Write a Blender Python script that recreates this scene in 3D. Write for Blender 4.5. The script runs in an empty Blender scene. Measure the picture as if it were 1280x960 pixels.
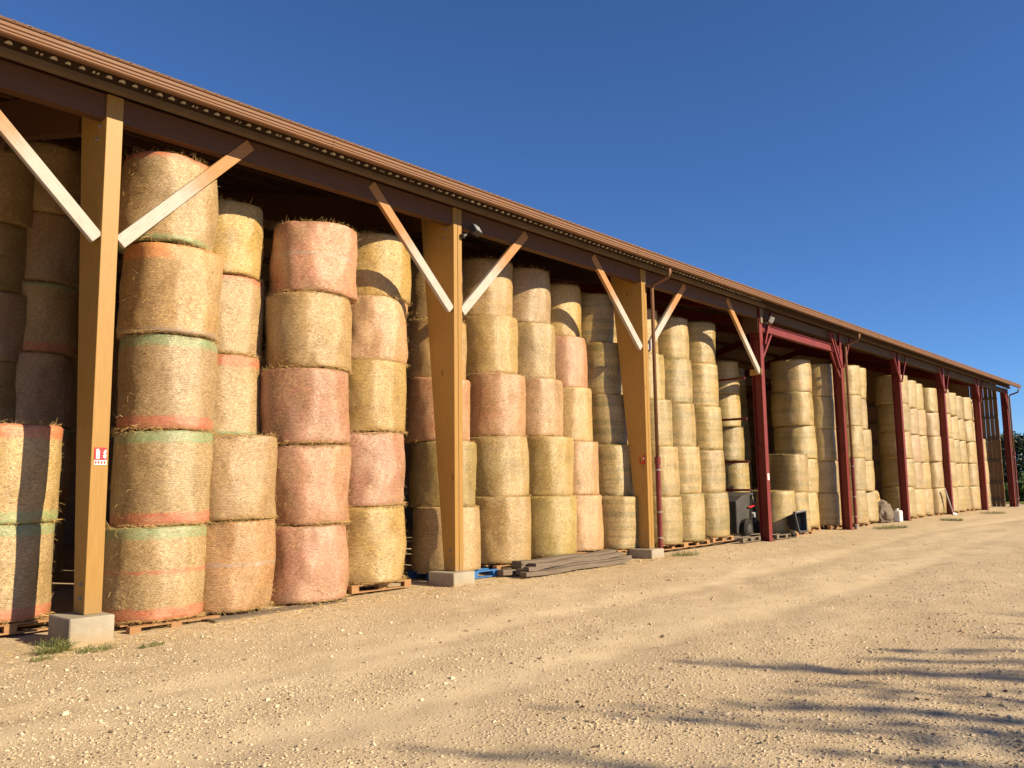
import bpy, bmesh, math, random
import numpy as np
from mathutils import Vector, Matrix, noise
R_ = math.radians
rng = random.Random(7)
nr = np.random.default_rng(11)
SC = bpy.context.scene
COL = SC.collection

# ------------------------------------------------------------------ camera, sky, sun, exposure
F_PX, YAW, PITCH, ROLL = 1056.65, 0.72732, 0.11945, -0.0130
CAM = Vector((-4.366, -10.38, 1.5626))
fw = Vector((math.cos(PITCH) * math.cos(YAW), math.cos(PITCH) * math.sin(YAW), math.sin(PITCH)))
rt = Vector((math.sin(YAW), -math.cos(YAW), 0))
up = rt.cross(fw)
rt2 = rt * math.cos(ROLL) + up * math.sin(ROLL)
up2 = -rt * math.sin(ROLL) + up * math.cos(ROLL)
cam = bpy.data.objects.new('camera', bpy.data.cameras.new('camera'))
COL.objects.link(cam)
cam.matrix_world = Matrix(((rt2.x, up2.x, -fw.x, CAM.x), (rt2.y, up2.y, -fw.y, CAM.y), (rt2.z, up2.z, -fw.z, CAM.z), (0, 0, 0, 1)))
cam.data.sensor_fit = 'HORIZONTAL'
cam.data.sensor_width = 36
cam.data.lens = 36 * F_PX / 1280
cam.data.clip_start = 0.05
cam.data.clip_end = 8000
SC.camera = cam

SUN_D = Vector((-0.35, 1.0, -0.58)).normalized()        # the way the light travels
elev = math.asin(-SUN_D.z)
world = bpy.data.worlds.new('World')
SC.world = world
world.use_nodes = True
wn = world.node_tree.nodes
wl = world.node_tree.links
sky = wn.new('ShaderNodeTexSky')
sky.sky_type = 'NISHITA'
sky.sun_disc = False
sky.sun_elevation = elev
sky.sun_rotation = math.atan2(-SUN_D.x, -SUN_D.y)
sky.altitude = 2500
sky.air_density = 1.0
sky.dust_density = 0.25
sky.ozone_density = 10.0
bg = wn['Background']
bg.inputs['Strength'].default_value = 0.074
wl.new(sky.outputs[0], bg.inputs[0])
sl = bpy.data.lights.new('sun', 'SUN')
sl.energy = 5.0
sl.angle = R_(0.53)
sl.color = (1.0, 0.815, 0.545)
sun = bpy.data.objects.new('sun', sl)
COL.objects.link(sun)
sun.rotation_euler = SUN_D.to_track_quat('-Z', 'Y').to_euler()
sun.location = (20, -20, 30)
SC.view_settings.view_transform = 'Standard'
SC.view_settings.look = 'None'
SC.view_settings.exposure = 0.98
SC.view_settings.gamma = 1

# ------------------------------------------------------------------ helpers
class MB:
    """collects shapes, then builds ONE mesh object"""
    def __init__(s): s.v = []; s.f = []
    def add(s, vs, fs):
        o = len(s.v); s.v += [tuple(p) for p in vs]; s.f += [tuple(i + o for i in q) for q in fs]
    def box(s, a, b):
        x0, y0, z0 = a; x1, y1, z1 = b
        s.add([(x0,y0,z0),(x1,y0,z0),(x1,y1,z0),(x0,y1,z0),(x0,y0,z1),(x1,y0,z1),(x1,y1,z1),(x0,y1,z1)],
              [(3,2,1,0),(4,5,6,7),(0,1,5,4),(1,2,6,5),(2,3,7,6),(3,0,4,7)])
    def bar(s, p, q, w, h, upv=(0, 0, 1)):
        p = Vector(p); q = Vector(q); d = (q - p).normalized(); u = Vector(upv)
        a = d.cross(u).normalized() * (w / 2); b = a.cross(d).normalized() * (h / 2)
        s.add([p-a-b, p+a-b, p+a+b, p-a+b, q-a-b, q+a-b, q+a+b, q-a+b],
              [(3,2,1,0),(4,5,6,7),(0,1,5,4),(1,2,6,5),(2,3,7,6),(3,0,4,7)])
    def prism(s, poly, x0, x1):
        """polygon in (y, z) swept along x"""
        n = len(poly)
        s.add([(x0, y, z) for y, z in poly] + [(x1, y, z) for y, z in poly],
              [(i, (i+1) % n, n + (i+1) % n, n + i) for i in range(n)] + [tuple(range(n))[::-1], tuple(range(n, 2*n))])
    def tube(s, pts, r, n=10, cap=True):
        pts = [Vector(p) for p in pts]; rs = r if isinstance(r, (list, tuple)) else [r] * len(pts)
        vs = []; fs = []
        for i, p in enumerate(pts):
            d = (pts[min(i+1, len(pts)-1)] - pts[max(i-1, 0)]).normalized()
            u = Vector((0, 0, 1)) if abs(d.z) < 0.9 else Vector((1, 0, 0))
            a = d.cross(u).normalized(); b = a.cross(d)
            for k in range(n):
                t = 2*math.pi*k/n; vs.append(p + (a*math.cos(t) + b*math.sin(t)) * rs[i])
        for i in range(len(pts)-1):
            for k in range(n):
                fs.append((i*n+k, i*n+(k+1) % n, (i+1)*n+(k+1) % n, (i+1)*n+k))
        if cap: fs += [tuple(range(n))[::-1], tuple(range((len(pts)-1)*n, len(pts)*n))]
        s.add(vs, fs)
    def mesh(s, name, mat, smooth=False, bevel=0):
        me = bpy.data.meshes.new(name); me.from_pydata(s.v, [], s.f)
        bm = bmesh.new(); bm.from_mesh(me)
        bmesh.ops.recalc_face_normals(bm, faces=bm.faces)
        if bevel:
            bmesh.ops.bevel(bm, geom=list(bm.edges), offset=bevel, segments=1, affect='EDGES', clamp_overlap=True)
        bm.to_mesh(me); bm.free()
        me.materials.append(mat)
        if smooth: me.polygons.foreach_set('use_smooth', [True]*len(me.polygons))
        return me
    def build(s, name, mat, parent=None, smooth=False, bevel=0):
        return link(name, s.mesh(name, mat, smooth, bevel), parent)
def link(name, me, parent=None):
    o = bpy.data.objects.new(name, me); COL.objects.link(o); o.parent = parent; return o
def tag(o, label, cat, group=None):
    o['label'] = label; o['category'] = cat
    if group: o['group'] = group
    return o
def empty(name, loc=(0, 0, 0)):
    o = bpy.data.objects.new(name, None); COL.objects.link(o); o.location = loc; o.empty_display_size = .2; return o
def ground_z(x):
    return float(np.interp(x, [-40, -4, 0, 6, 12, 18, 24, 36, 60, 400], [-.30, -.22, -.18, -.08, -.06, -.05, -.01, .08, .08, .0]))

# ------------------------------------------------------------------ materials
class N:
    """tiny node-graph helper"""
    def __init__(s, name):
        s.m = bpy.data.materials.new(name); s.m.use_nodes = True; s.t = s.m.node_tree; s.p = s.t.nodes['Principled BSDF']
    def n(s, typ, ins=None, **kw):
        nd = s.t.nodes.new(typ)
        for k, v in kw.items(): setattr(nd, k, v)
        for k, v in (ins or {}).items(): s.set(nd.inputs[k], v)
        return nd
    def set(s, sock, v):
        if isinstance(v, bpy.types.NodeSocket): s.t.links.new(v, sock)
        elif isinstance(v, (tuple, list)) and sock.type == 'RGBA' and len(v) == 3: sock.default_value = (*v, 1)
        else: sock.default_value = v
    def math(s, op, a, b=0.0, c=0.0, clamp=False):
        nd = s.n('ShaderNodeMath', operation=op, use_clamp=clamp); s.set(nd.inputs[0], a); s.set(nd.inputs[1], b); s.set(nd.inputs[2], c); return nd.outputs[0]
    def mix(s, f, a, b, mode='MIX'):
        nd = s.n('ShaderNodeMix', data_type='RGBA', blend_type=mode); s.set(nd.inputs[0], f); s.set(nd.inputs[6], a); s.set(nd.inputs[7], b); return nd.outputs[2]
    def ramp(s, f, lo, hi, a=0.0, b=1.0):
        nd = s.n('ShaderNodeMapRange'); nd.clamp = True
        for i, v in enumerate((f, lo, hi, a, b)): s.set(nd.inputs[i], v)
        return nd.outputs[0]
    def noise(s, vec, scale, detail=3, rough=.55, dim='3D'):
        nd = s.n('ShaderNodeTexNoise', noise_dimensions=dim); s.set(nd.inputs['Vector'], vec); nd.inputs['Scale'].default_value = scale
        nd.inputs['Detail'].default_value = detail; nd.inputs['Roughness'].default_value = rough; return nd.outputs[0]
    def mapping(s, vec, loc=(0,0,0), rot=(0,0,0), sc=(1,1,1)):
        nd = s.n('ShaderNodeMapping'); s.set(nd.inputs[0], vec); s.set(nd.inputs[1], loc); s.set(nd.inputs[2], rot); s.set(nd.inputs[3], sc); return nd.outputs[0]
    def obj_xyz(s):
        return s.n('ShaderNodeTexCoord').outputs['Object']
    def bump(s, h, strength, dist, base=None):
        nd = s.n('ShaderNodeBump'); nd.inputs['Strength'].default_value = strength; nd.inputs['Distance'].default_value = dist
        s.set(nd.inputs['Height'], h)
        if base: s.set(nd.inputs['Normal'], base)
        return nd.outputs[0]
    def done(s, color, rough=.7, normal=None, spec=.3, metal=0.0):
        s.set(s.p.inputs['Base Color'], color); s.set(s.p.inputs['Roughness'], rough)
        s.p.inputs['Specular IOR Level'].default_value = spec; s.p.inputs['Metallic'].default_value = metal
        if normal: s.set(s.p.inputs['Normal'], normal)
        return s.m

def wood(name, col, dark, grain_axis, weather=None, rough=.6):
    g = N(name); c = g.obj_xyz()
    rnd = g.n('ShaderNodeObjectInfo').outputs['Random']
    off = g.n('ShaderNodeCombineXYZ', {0: g.math('MULTIPLY', rnd, 31.0), 1: g.math('MULTIPLY', rnd, 17.0), 2: g.math('MULTIPLY', rnd, 47.0)}).outputs[0]
    c = g.n('ShaderNodeVectorMath', {0: c, 1: off}, operation='ADD').outputs[0]
    sc = [14, 14, 14]; sc[grain_axis] = 0.7
    gr = g.noise(g.mapping(c, sc=sc), 4.0, 5, .6)
    big = g.noise(c, 1.3, 2)
    f = g.ramp(gr, .3, .75)
    base = g.mix(f, dark, col)
    base = g.mix(g.ramp(big, .35, .7, 0, .35), base, tuple(x*.72 for x in col))
    kn = g.n('ShaderNodeTexVoronoi', {'Scale': 1.0}); sc2 = [3.2, 3.2, 3.2]; sc2[grain_axis] = 1.1
    g.set(kn.inputs['Vector'], g.mapping(c, sc=sc2))
    base = g.mix(g.ramp(kn.outputs['Distance'], .04, .09, .7, 0), base, tuple(x*.35 for x in dark))
    if name == 'honey_glulam':
        xyz = g.n('ShaderNodeSeparateXYZ', {0: g.obj_xyz()})
        lam = g.math('PINGPONG', xyz.outputs[1], .021)
        base = g.mix(g.ramp(lam, .0, .0022, .45, 0), base, tuple(x*.45 for x in dark))
        mud = g.ramp(g.math('ADD', xyz.outputs[2], g.math('MULTIPLY', big, .7)), .35, .85, .55, 0)
        base = g.mix(mud, base, (.22, .15, .08))
        base = g.mix(g.ramp(g.noise(g.mapping(g.obj_xyz(), sc=(9, 9, .6)), 2, 4), .62, .80, 0, .25), base, tuple(x*.5 for x in dark))
    if weather:
        base = g.mix(g.ramp(big, .3, .6, .4, 1), base, g.mix(f, tuple(x*.6 for x in weather), weather))
    return g.done(base, rough, g.bump(gr, .25, .004), .3)

M_GLULAM = wood('honey_glulam', (.455, .27, .074), (.35, .19, .045), 2, rough=.5)
M_BEAM = wood('brown_beam', (.11, .048, .019), (.07, .03, .012), 0)
M_PALLET = wood('pallet_wood', (.36, .20, .09), (.23, .12, .05), 0, rough=.8)
M_OLDWOOD = wood('grey_weathered_wood', (.20, .16, .12), (.10, .075, .055), 0, rough=.85)
M_BOARD = wood('cladding_wood', (.30, .185, .10), (.19, .11, .06), 2, rough=.8)
M_BLUE = wood('blue_painted_wood', (.03, .16, .42), (.03, .11, .3), 0)

def brace_mat():
    g = N('brace_wood'); tc = g.n('ShaderNodeTexCoord'); c = tc.outputs['Object']
    gr = g.noise(g.mapping(c, sc=(1, 16, 16)), 5.0, 5, .6)
    sx = g.n('ShaderNodeSeparateXYZ', {0: c}).outputs[0]
    wob = g.math('MULTIPLY', g.noise(c, 2.5, 3), .9)
    age = g.ramp(g.math('ADD', sx, wob), 1.55, 2.15, 1, 0)        # rain has greyed the lower length of the wood
    fresh = g.mix(g.ramp(gr, .3, .7), (.27, .125, .045), (.38, .20, .08))
    grey = g.mix(g.ramp(gr, .25, .75), (.27, .24, .21), (.47, .435, .39))
    return g.done(g.mix(age, fresh, grey), .65, g.bump(gr, .25, .003))
M_BRACE = brace_mat()

def paint(name, col, rough=.45, spec=.4, var=.25, metal=0.0, dirt=(.30, .22, .13), dirt_amt=.25):
    g = N(name); c = g.obj_xyz()
    a = g.noise(c, 2.2, 5, .65); b = g.noise(g.mapping(c, sc=(9, 9, .8)), 3, 4)
    base = g.mix(g.ramp(a, .3, .75), tuple(x*(1-var) for x in col), col)
    base = g.mix(g.ramp(b, .55, .8, 0, dirt_amt), base, dirt)
    return g.done(base, g.ramp(a, .2, .8, rough*.85, min(1, rough*1.3)), g.bump(b, .06, .003), spec, metal)
M_RED = paint('red_oxide_steel', (.165, .014, .010), .5)
M_REDPIPE = paint('red_pipe', (.155, .020, .016), .4)
M_GUTTER = paint('copper_brown_gutter', (.19, .095, .05), .6, .3, .18, dirt=(.2, .12, .07))
M_FASCIA = paint('dark_fascia', (.085, .05, .032), .7)
M_STRIP = paint('grey_brown_strip', (.16, .115, .08), .6)
M_ROOF = paint('roof_sheet', (.26, .17, .12), .85, .2)
M_SUNSPOT = paint('sun_spot_cream', (.86, .78, .62), .7, .2, .08, dirt_amt=.05)  # sunlit tone for the painted sun spots below the roof edge
M_BLACK = paint('black_plastic', (.018, .018, .02), .45, .5)
M_DARKGREY = paint('dark_grey_metal', (.05, .048, .046), .5, .5)
M_GREY = paint('galvanised_metal', (.42, .42, .41), .4, .5, metal=.6)
M_PALE = paint('pale_lamp_housing', (.55, .55, .52), .45)
M_WHITE = paint('white_plastic', (.78, .77, .73), .5, dirt_amt=.12)
M_SIGNRED = paint('sign_red', (.55, .02, .03), .4, dirt_amt=.05, var=.08)
M_SIGNWHITE = paint('sign_white', (.8, .78, .7), .4, dirt_amt=.05, var=.05)
M_GLASS = paint('lamp_glass', (.30, .33, .36), .15, .6, var=.1, dirt_amt=.1)
M_RUBBER = paint('tyre_rubber', (.022, .021, .02), .85, .2)

def concrete():
    g = N('concrete'); c = g.obj_xyz()
    a = g.noise(c, 3, 6, .65); b = g.noise(c, 60, 3)
    base = g.mix(g.ramp(a, .3, .7), (.25, .22, .17), (.36, .325, .255))
    base = g.mix(g.ramp(b, .55, .7, 0, .5), base, (.26, .22, .17))
    zz = g.n('ShaderNodeSeparateXYZ', {0: c}).outputs[2]
    soil = g.ramp(g.math('ADD', zz, g.math('MULTIPLY', a, .28)), -.02, .16, .75, 0)
    base = g.mix(soil, base, (.33, .24, .14))
    return g.done(base, .9, g.bump(g.math('ADD', a, b), .35, .006), .2)
M_CONC = concrete()

def straw_mat():
    g = N('straw_bale'); tc = g.n('ShaderNodeTexCoord'); uv = tc.outputs['UV']
    oi = g.n('ShaderNodeObjectInfo'); rnd = oi.outputs['Random']
    sep = g.n('ShaderNodeSeparateXYZ', {0: uv}); U, V = sep.outputs[0], sep.outputs[1]
    off = g.n('ShaderNodeCombineXYZ', {0: g.math('MULTIPLY', rnd, 53.0), 1: g.math('MULTIPLY', rnd, 29.0), 2: g.math('MULTIPLY', rnd, 13.0)}).outputs[0]
    p = g.n('ShaderNodeVectorMath', {0: uv, 1: off}, operation='ADD').outputs[0]
    wn_ = g.n('ShaderNodeTexNoise', {'Vector': p, 'Scale': 5.0, 'Detail': 1.0})
    warp = g.n('ShaderNodeVectorMath', {0: wn_.outputs['Color'], 1: (-.5, -.5, -.5)}, operation='ADD').outputs[0]
    warp = g.n('ShaderNodeVectorMath', {0: warp, 'Scale': .06}, operation='SCALE').outputs[0]
    q = g.n('ShaderNodeVectorMath', {0: p, 1: warp}, operation='ADD').outputs[0]
    lay = []
    for i, (ang, sx, sy) in enumerate(((.10, 13, 190), (-.55, 15, 170), (.75, 15, 165), (1.4, 18, 160))):
        n_ = g.noise(g.mapping(g.mapping(q, rot=(0, 0, ang)), loc=(3.1*i, 7.7*i, 0), sc=(sx, sy, 1)), 1.0, 1.5, .5, '2D')
        lay.append(n_)
    hi = g.math('MAXIMUM', g.math('MAXIMUM', lay[0], lay[1]), lay[2])
    lo = g.math('MINIMUM', g.math('MINIMUM', lay[1], lay[3]), lay[0])
    fib = g.ramp(hi, .54, .74); gap = g.ramp(lo, .24, .38, 1, 0)
    tint = g.n('ShaderNodeAttribute', attribute_type='OBJECT', attribute_name='tint').outputs['Color']
    tint = g.mix(g.ramp(g.noise(p, 3.6, 5, .7), .42, .72, 0, .5), tint, (.37, .27, .115))
    band = g.n('ShaderNodeAttribute', attribute_type='OBJECT', attribute_name='banding').outputs['Fac']
    base = g.mix(fib, g.mix(1.0, tint, (.66, .61, .54), 'MULTIPLY'), g.mix(1.0, tint, (1.42, 1.45, 1.5), 'MULTIPLY'))
    base = g.mix(g.math('MULTIPLY', gap, .72), base, (.10, .06, .025))
    blot = g.noise(p, 2.6, 4, .6)
    base = g.mix(g.ramp(blot, .5, .78, 0, .55), base, g.mix(1.0, base, (.52, .45, .38), 'MULTIPLY'))
    base = g.mix(g.ramp(blot, .25, .45, .35, 0), base, g.mix(1.0, base, (1.18, 1.2, 1.22), 'MULTIPLY'))
    # weather stripes of the hay bales run round the bale
    vs = g.noise(g.mapping(p, sc=(.35, 7, 1)), 1.0, 3, .6, '2D')
    stripe = g.math('MULTIPLY', g.ramp(vs, .44, .62), band)
    base = g.mix(stripe, base, g.mix(1.0, base, (.58, .66, .60), 'MULTIPLY'))
    # dark mould spots
    sp = g.noise(p, 16, 2, .5)
    base = g.mix(g.ramp(sp, .73, .80, 0, .7), base, (.10, .065, .035))
    # coloured net ends
    edge = g.math('MULTIPLY', g.math('SUBTRACT', g.noise(p, 14, 4, .7), .5), .10)
    for nm, low in (('top_band', False), ('bottom_band', True), ('mid_band', None)):
        a = g.n('ShaderNodeAttribute', attribute_type='OBJECT', attribute_name=nm).outputs['Color']
        w = g.n('ShaderNodeAttribute', attribute_type='OBJECT', attribute_name=nm + '_width').outputs['Fac']
        if low is True: d = g.math('SUBTRACT', w, g.math('ADD', V, edge))
        elif low is False: d = g.math('SUBTRACT', g.math('ADD', V, edge), g.math('SUBTRACT', 1.15, w))
        else: d = g.math('SUBTRACT', w, g.math('ABSOLUTE', g.math('ADD', g.math('SUBTRACT', V, .60), edge)))
        on = g.math('MULTIPLY', g.ramp(d, 0, .03), g.math('GREATER_THAN', w, .001))
        net = g.ramp(g.noise(g.mapping(p, sc=(3, 60, 1)), 1.0, 3, .6, '2D'), .30, .64, .25, .84)
        base = g.mix(g.math('MULTIPLY', on, net), base, g.mix(fib, a, g.mix(1.0, a, (1.35, 1.3, 1.25), 'MULTIPLY')))
    # net threads: fine ridges round the bale
    thr = g.math('SINE', g.math('ADD', g.math('MULTIPLY', V, 2*math.pi/.021), g.math('MULTIPLY', g.noise(p, 3.0, 2), 9.0)))
    nmask = g.ramp(g.noise(p, 2.0, 2), .40, .62)
    thr01 = g.math('MULTIPLY', g.ramp(thr, .35, 1), nmask)
    base = g.mix(g.math('MULTIPLY', thr01, .20), base, (.86, .80, .68))
    # every bale its own tone
    base = g.mix(1.0, base, g.mix(rnd, (.88, .88, .90), (1.10, 1.08, 1.02)), 'MULTIPLY')
    h = g.math('ADD', g.math('SUBTRACT', fib, g.math('MULTIPLY', gap, 1.2)), g.math('MULTIPLY', thr01, .35))
    h = g.math('ADD', h, g.math('MULTIPLY', g.noise(q, 45, 3, .7), .6))
    nrm = g.bump(h, .30, .007)
    g.t.links.new(g.n('ShaderNodeTangent', direction_type='RADIAL', axis='Z').outputs[0], g.p.inputs['Tangent'])
    g.p.inputs['Anisotropic'].default_value = .75; g.p.inputs['Anisotropic Rotation'].default_value = .25
    m = g.done(base, .36, nrm, .62)
    return m
M_STRAW = straw_mat()
def fringe_mat():
    g = N('loose_straw')
    r = g.n('ShaderNodeNewGeometry').outputs['Random Per Island']
    c = g.mix(r, (.30, .18, .055), (.62, .45, .19))
    return g.done(c, .55, None, .4)
M_FRINGE = fringe_mat()

def ground_mat():
    g = N('gravel_ground'); c = g.obj_xyz()
    big = g.noise(c, .35, 4, .6); mid = g.noise(c, 2.3, 5, .65)
    sep = g.n('ShaderNodeSeparateXYZ', {0: c})
    # wheel lanes run along the barn and are packed smooth and pale
    yw = g.math('ADD', sep.outputs[1], g.math('MULTIPLY', g.math('SUBTRACT', g.noise(c, .16, 2), .5), 3.2))
    lane = g.math('ADD', g.ramp(g.math('ABSOLUTE', g.math('ADD', yw, 3.0)), .25, .7, 1, 0), g.ramp(g.math('ABSOLUTE', g.math('ADD', yw, 5.0)), .25, .75, 1, 0))
    lane = g.math('MULTIPLY', lane, g.ramp(mid, .3, .6, .5, 1))
    base = g.mix(g.ramp(mid, .3, .7), (.41, .32, .20), (.52, .42, .28))
    base = g.mix(g.ramp(big, .45, .7, 0, .5), base, (.36, .26, .145))
    base = g.mix(g.math('MULTIPLY', lane, .55), base, (.55, .45, .305))
    vs = []
    hh = None
    for sc, amt in ((26, .85), (55, .9), (110, .8)):
        v = g.n('ShaderNodeTexVoronoi', {'Vector': c, 'Scale': float(sc), 'Randomness': 1.0})
        sx = g.n('ShaderNodeSeparateColor', {0: v.outputs['Color']})
        stone = g.math('MULTIPLY', g.ramp(v.outputs['Distance'], .30, .52, 1, 0), g.ramp(sx.outputs[0], .42, .5))
        stone = g.math('MULTIPLY', stone, g.math('SUBTRACT', 1.0, g.math('MULTIPLY', lane, .6)))
        tone = g.mix(sx.outputs[1], (.38, .295, .19), (.62, .515, .36))
        tone = g.mix(g.ramp(sx.outputs[2], .93, .95), tone, (.20, .14, .09))
        base = g.mix(g.math('MULTIPLY', stone, amt), base, tone)
        k = g.math('MULTIPLY', stone, g.math('MULTIPLY', g.ramp(v.outputs['Distance'], .0, .52, 1, 0), 26.0/sc))
        hh = k if hh is None else g.math('ADD', hh, k)
    hh = g.math('ADD', hh, g.math('MULTIPLY', g.noise(c, 140, 3, .7), .22))
    return g.done(base, .95, g.bump(hh, .7, .015), .15)
M_GROUND = ground_mat()
def pebble_mat():
    g = N('limestone_pebbles'); r = g.n('ShaderNodeNewGeometry').outputs['Random Per Island']
    c = g.mix(r, (.38, .295, .19), (.62, .515, .36))
    c = g.mix(g.math('GREATER_THAN', g.math('FRACT', g.math('MULTIPLY', r, 17.3)), .93), c, (.16, .115, .075))
    return g.done(c, .9, g.bump(g.noise(g.obj_xyz(), 90, 2), .3, .004), .2)
M_PEBBLE = pebble_mat()
def leaf_mat(name, a, b):
    g = N(name); r = g.n('ShaderNodeNewGeometry').outputs['Random Per Island']
    return g.done(g.mix(r, a, b), .55, None, .35)
M_LEAF = leaf_mat('tree_leaf', (.035, .065, .018), (.10, .14, .035))
M_LEAF_DARK = leaf_mat('far_leaf', (.012, .026, .012), (.035, .06, .022))
M_GRASS = leaf_mat('grass_blade', (.07, .10, .022), (.20, .20, .06))
M_BUSH = leaf_mat('bush_leaf', (.05, .10, .02), (.14, .20, .05))
def bark_mat():
    g = N('bark'); c = g.obj_xyz(); n_ = g.noise(g.mapping(c, sc=(6, 6, 1)), 4, 5)
    return g.done(g.mix(n_, (.06, .045, .03), (.22, .17, .12)), .95, g.bump(n_, .6, .02), .1)
M_BARK = bark_mat()
def field_mat():
    g = N('field_grass'); c = g.obj_xyz(); n_ = g.noise(c, .8, 6, .7)
    return g.done(g.mix(n_, (.06, .09, .02), (.20, .20, .06)), .95, g.bump(g.noise(c, 9, 4), .8, .08), .1)
M_FIELD = field_mat()

# ------------------------------------------------------------------ ground
def spaced(lo, hi, step, far):
    c = list(np.arange(lo, hi + 1e-6, step)); s = step; a = [c[0]]; 
    while a[-1] > -far: s *= 1.35; a.append(a[-1] - s)
    s = step; b = [c[-1]]
    while b[-1] < far: s *= 1.35; b.append(b[-1] + s)
    return np.array(a[1:][::-1] + c + b[1:])
def vnoise(x, y, seed):
    r = np.random.default_rng(seed).random((64, 64)); xi = np.floor(x).astype(int); yi = np.floor(y).astype(int); fx = x - xi; fy = y - yi
    fx = fx*fx*(3-2*fx); fy = fy*fy*(3-2*fy); g = lambda i, j: r[i % 64, j % 64]
    return (g(xi, yi)*(1-fx)+g(xi+1, yi)*fx)*(1-fy)+(g(xi, yi+1)*(1-fx)+g(xi+1, yi+1)*fx)*fy - .5
def surf(x, y):
    g = np.interp(x, [-40, -4, 0, 6, 12, 18, 24, 36, 60, 400], [-.30, -.22, -.18, -.08, -.06, -.05, -.01, .08, .08, .0])
    out = np.clip((-.6 - y) / .8, 0, 1)
    n = .05*vnoise(x*.5, y*.7, 1) + .03*vnoise(x*1.7+5, y*1.9, 2) + .016*vnoise(x*5, y*5.3, 3) + .008*vnoise(x*13, y*12, 4)
    ruts = -.025*np.exp(-((y+3.0+.5*np.sin(x*.2))/.3)**2) - .025*np.exp(-((y+5.0+.5*np.sin(x*.2))/.3)**2)
    far = np.clip(1 - (np.hypot(x-15, y)-50)/60, 0, 1)
    return g + far*(n*(.25+.75*out) + ruts)
gx = spaced(-9, 30, .10, 4000); gy = spaced(-11, 1.4, .10, 4000)
GX, GY = np.meshgrid(gx, gy, indexing='ij'); GZ = surf(GX, GY)
nx, ny = GX.shape
idx = np.arange(nx*ny).reshape(nx, ny)
quads = np.stack([idx[:-1, :-1], idx[1:, :-1], idx[1:, 1:], idx[:-1, 1:]], -1).reshape(-1, 4)
def np_mesh(name, V, Fq, mat, smooth=True):
    me = bpy.data.meshes.new(name); k = Fq.shape[1]
    me.vertices.add(len(V)); me.vertices.foreach_set('co', np.ascontiguousarray(V, dtype=np.float32).ravel())
    me.loops.add(Fq.size); me.loops.foreach_set('vertex_index', np.ascontiguousarray(Fq, dtype=np.int32).ravel())
    me.polygons.add(len(Fq)); me.polygons.foreach_set('loop_start', np.arange(0, Fq.size, k, dtype=np.int32))
    me.polygons.foreach_set('use_smooth', np.full(len(Fq), smooth)); me.update(calc_edges=True); me.validate()
    me.materials.append(mat); return me
gr = link('ground', np_mesh('ground', np.stack([GX, GY, GZ], -1).reshape(-1, 3), quads, M_GROUND)); gr['kind'] = 'structure'
fm = MB(); fm.add([(53, -3000, .10), (3500, -3000, .10), (3500, 3000, .10), (53, 3000, .10)], [(0, 1, 2, 3)])
fo = fm.build('field', M_FIELD); fo['kind'] = 'structure'

# loose stones, real pebbles thinning out with distance
def scatter_xy(n, dmin, dmax, amin, amax, pw=0.0):
    d = np.exp(nr.uniform(math.log(dmin), math.log(dmax), n)); a = nr.uniform(amin, amax, n)
    return CAM.x + d*np.cos(a), CAM.y + d*np.sin(a)
def pebbles(n):
    t = (1+5**.5)/2
    ico = np.array([(-1,t,0),(1,t,0),(-1,-t,0),(1,-t,0),(0,-1,t),(0,1,t),(0,-1,-t),(0,1,-t),(t,0,-1),(t,0,1),(-t,0,-1),(-t,0,1)])/1.9
    fc = np.array([(0,11,5),(0,5,1),(0,1,7),(0,7,10),(0,10,11),(1,5,9),(5,11,4),(11,10,2),(10,7,6),(7,1,8),(3,9,4),(3,4,2),(3,2,6),(3,6,8),(3,8,9),(4,9,5),(2,4,11),(6,2,10),(8,6,7),(9,8,1)])
    x, y = scatter_xy(n*2, 3.6, 26, YAW-.62, YAW+.62)
    lane = np.exp(-((y+3.0+.5*np.sin(x*.2))/.45)**2) + np.exp(-((y+5.0+.5*np.sin(x*.2))/.45)**2)
    dens = .62 + 1.3*vnoise(x*.8, y*.9, 9) - .5*lane
    keep = (y < -.05) & (nr.random(n*2) < dens); x = x[keep][:n]; y = y[keep][:n]; n = len(x)
    s = .0055*np.exp(nr.normal(0, .45, n))*(1+.02*np.hypot(x-CAM.x, y-CAM.y)); s = np.clip(s, .004, .03)
    V = ico[None]*(1+nr.normal(0, .16, (n, 12, 1)))*(s[:, None, None])*nr.uniform(.65, 1.3, (n, 1, 3))
    V[:, :, 2] *= .75
    a = nr.uniform(0, 6.28, n); ca, sa = np.cos(a)[:, None], np.sin(a)[:, None]
    X = V[:, :, 0]*ca - V[:, :, 1]*sa; Y = V[:, :, 0]*sa + V[:, :, 1]*ca
    P = np.stack([X+x[:, None], Y+y[:, None], V[:, :, 2]+(surf(x, y)+s*.15)[:, None]], -1).reshape(-1, 3)
    Fq = (fc[None]+12*np.arange(n)[:, None, None]).reshape(-1, 3)
    o = link('gravel', np_mesh('gravel', P, Fq, M_PEBBLE, False)); o['kind'] = 'stuff'
    tag(o, 'loose pale limestone gravel scattered over the yard', 'gravel')
pebbles(42000)

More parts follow.
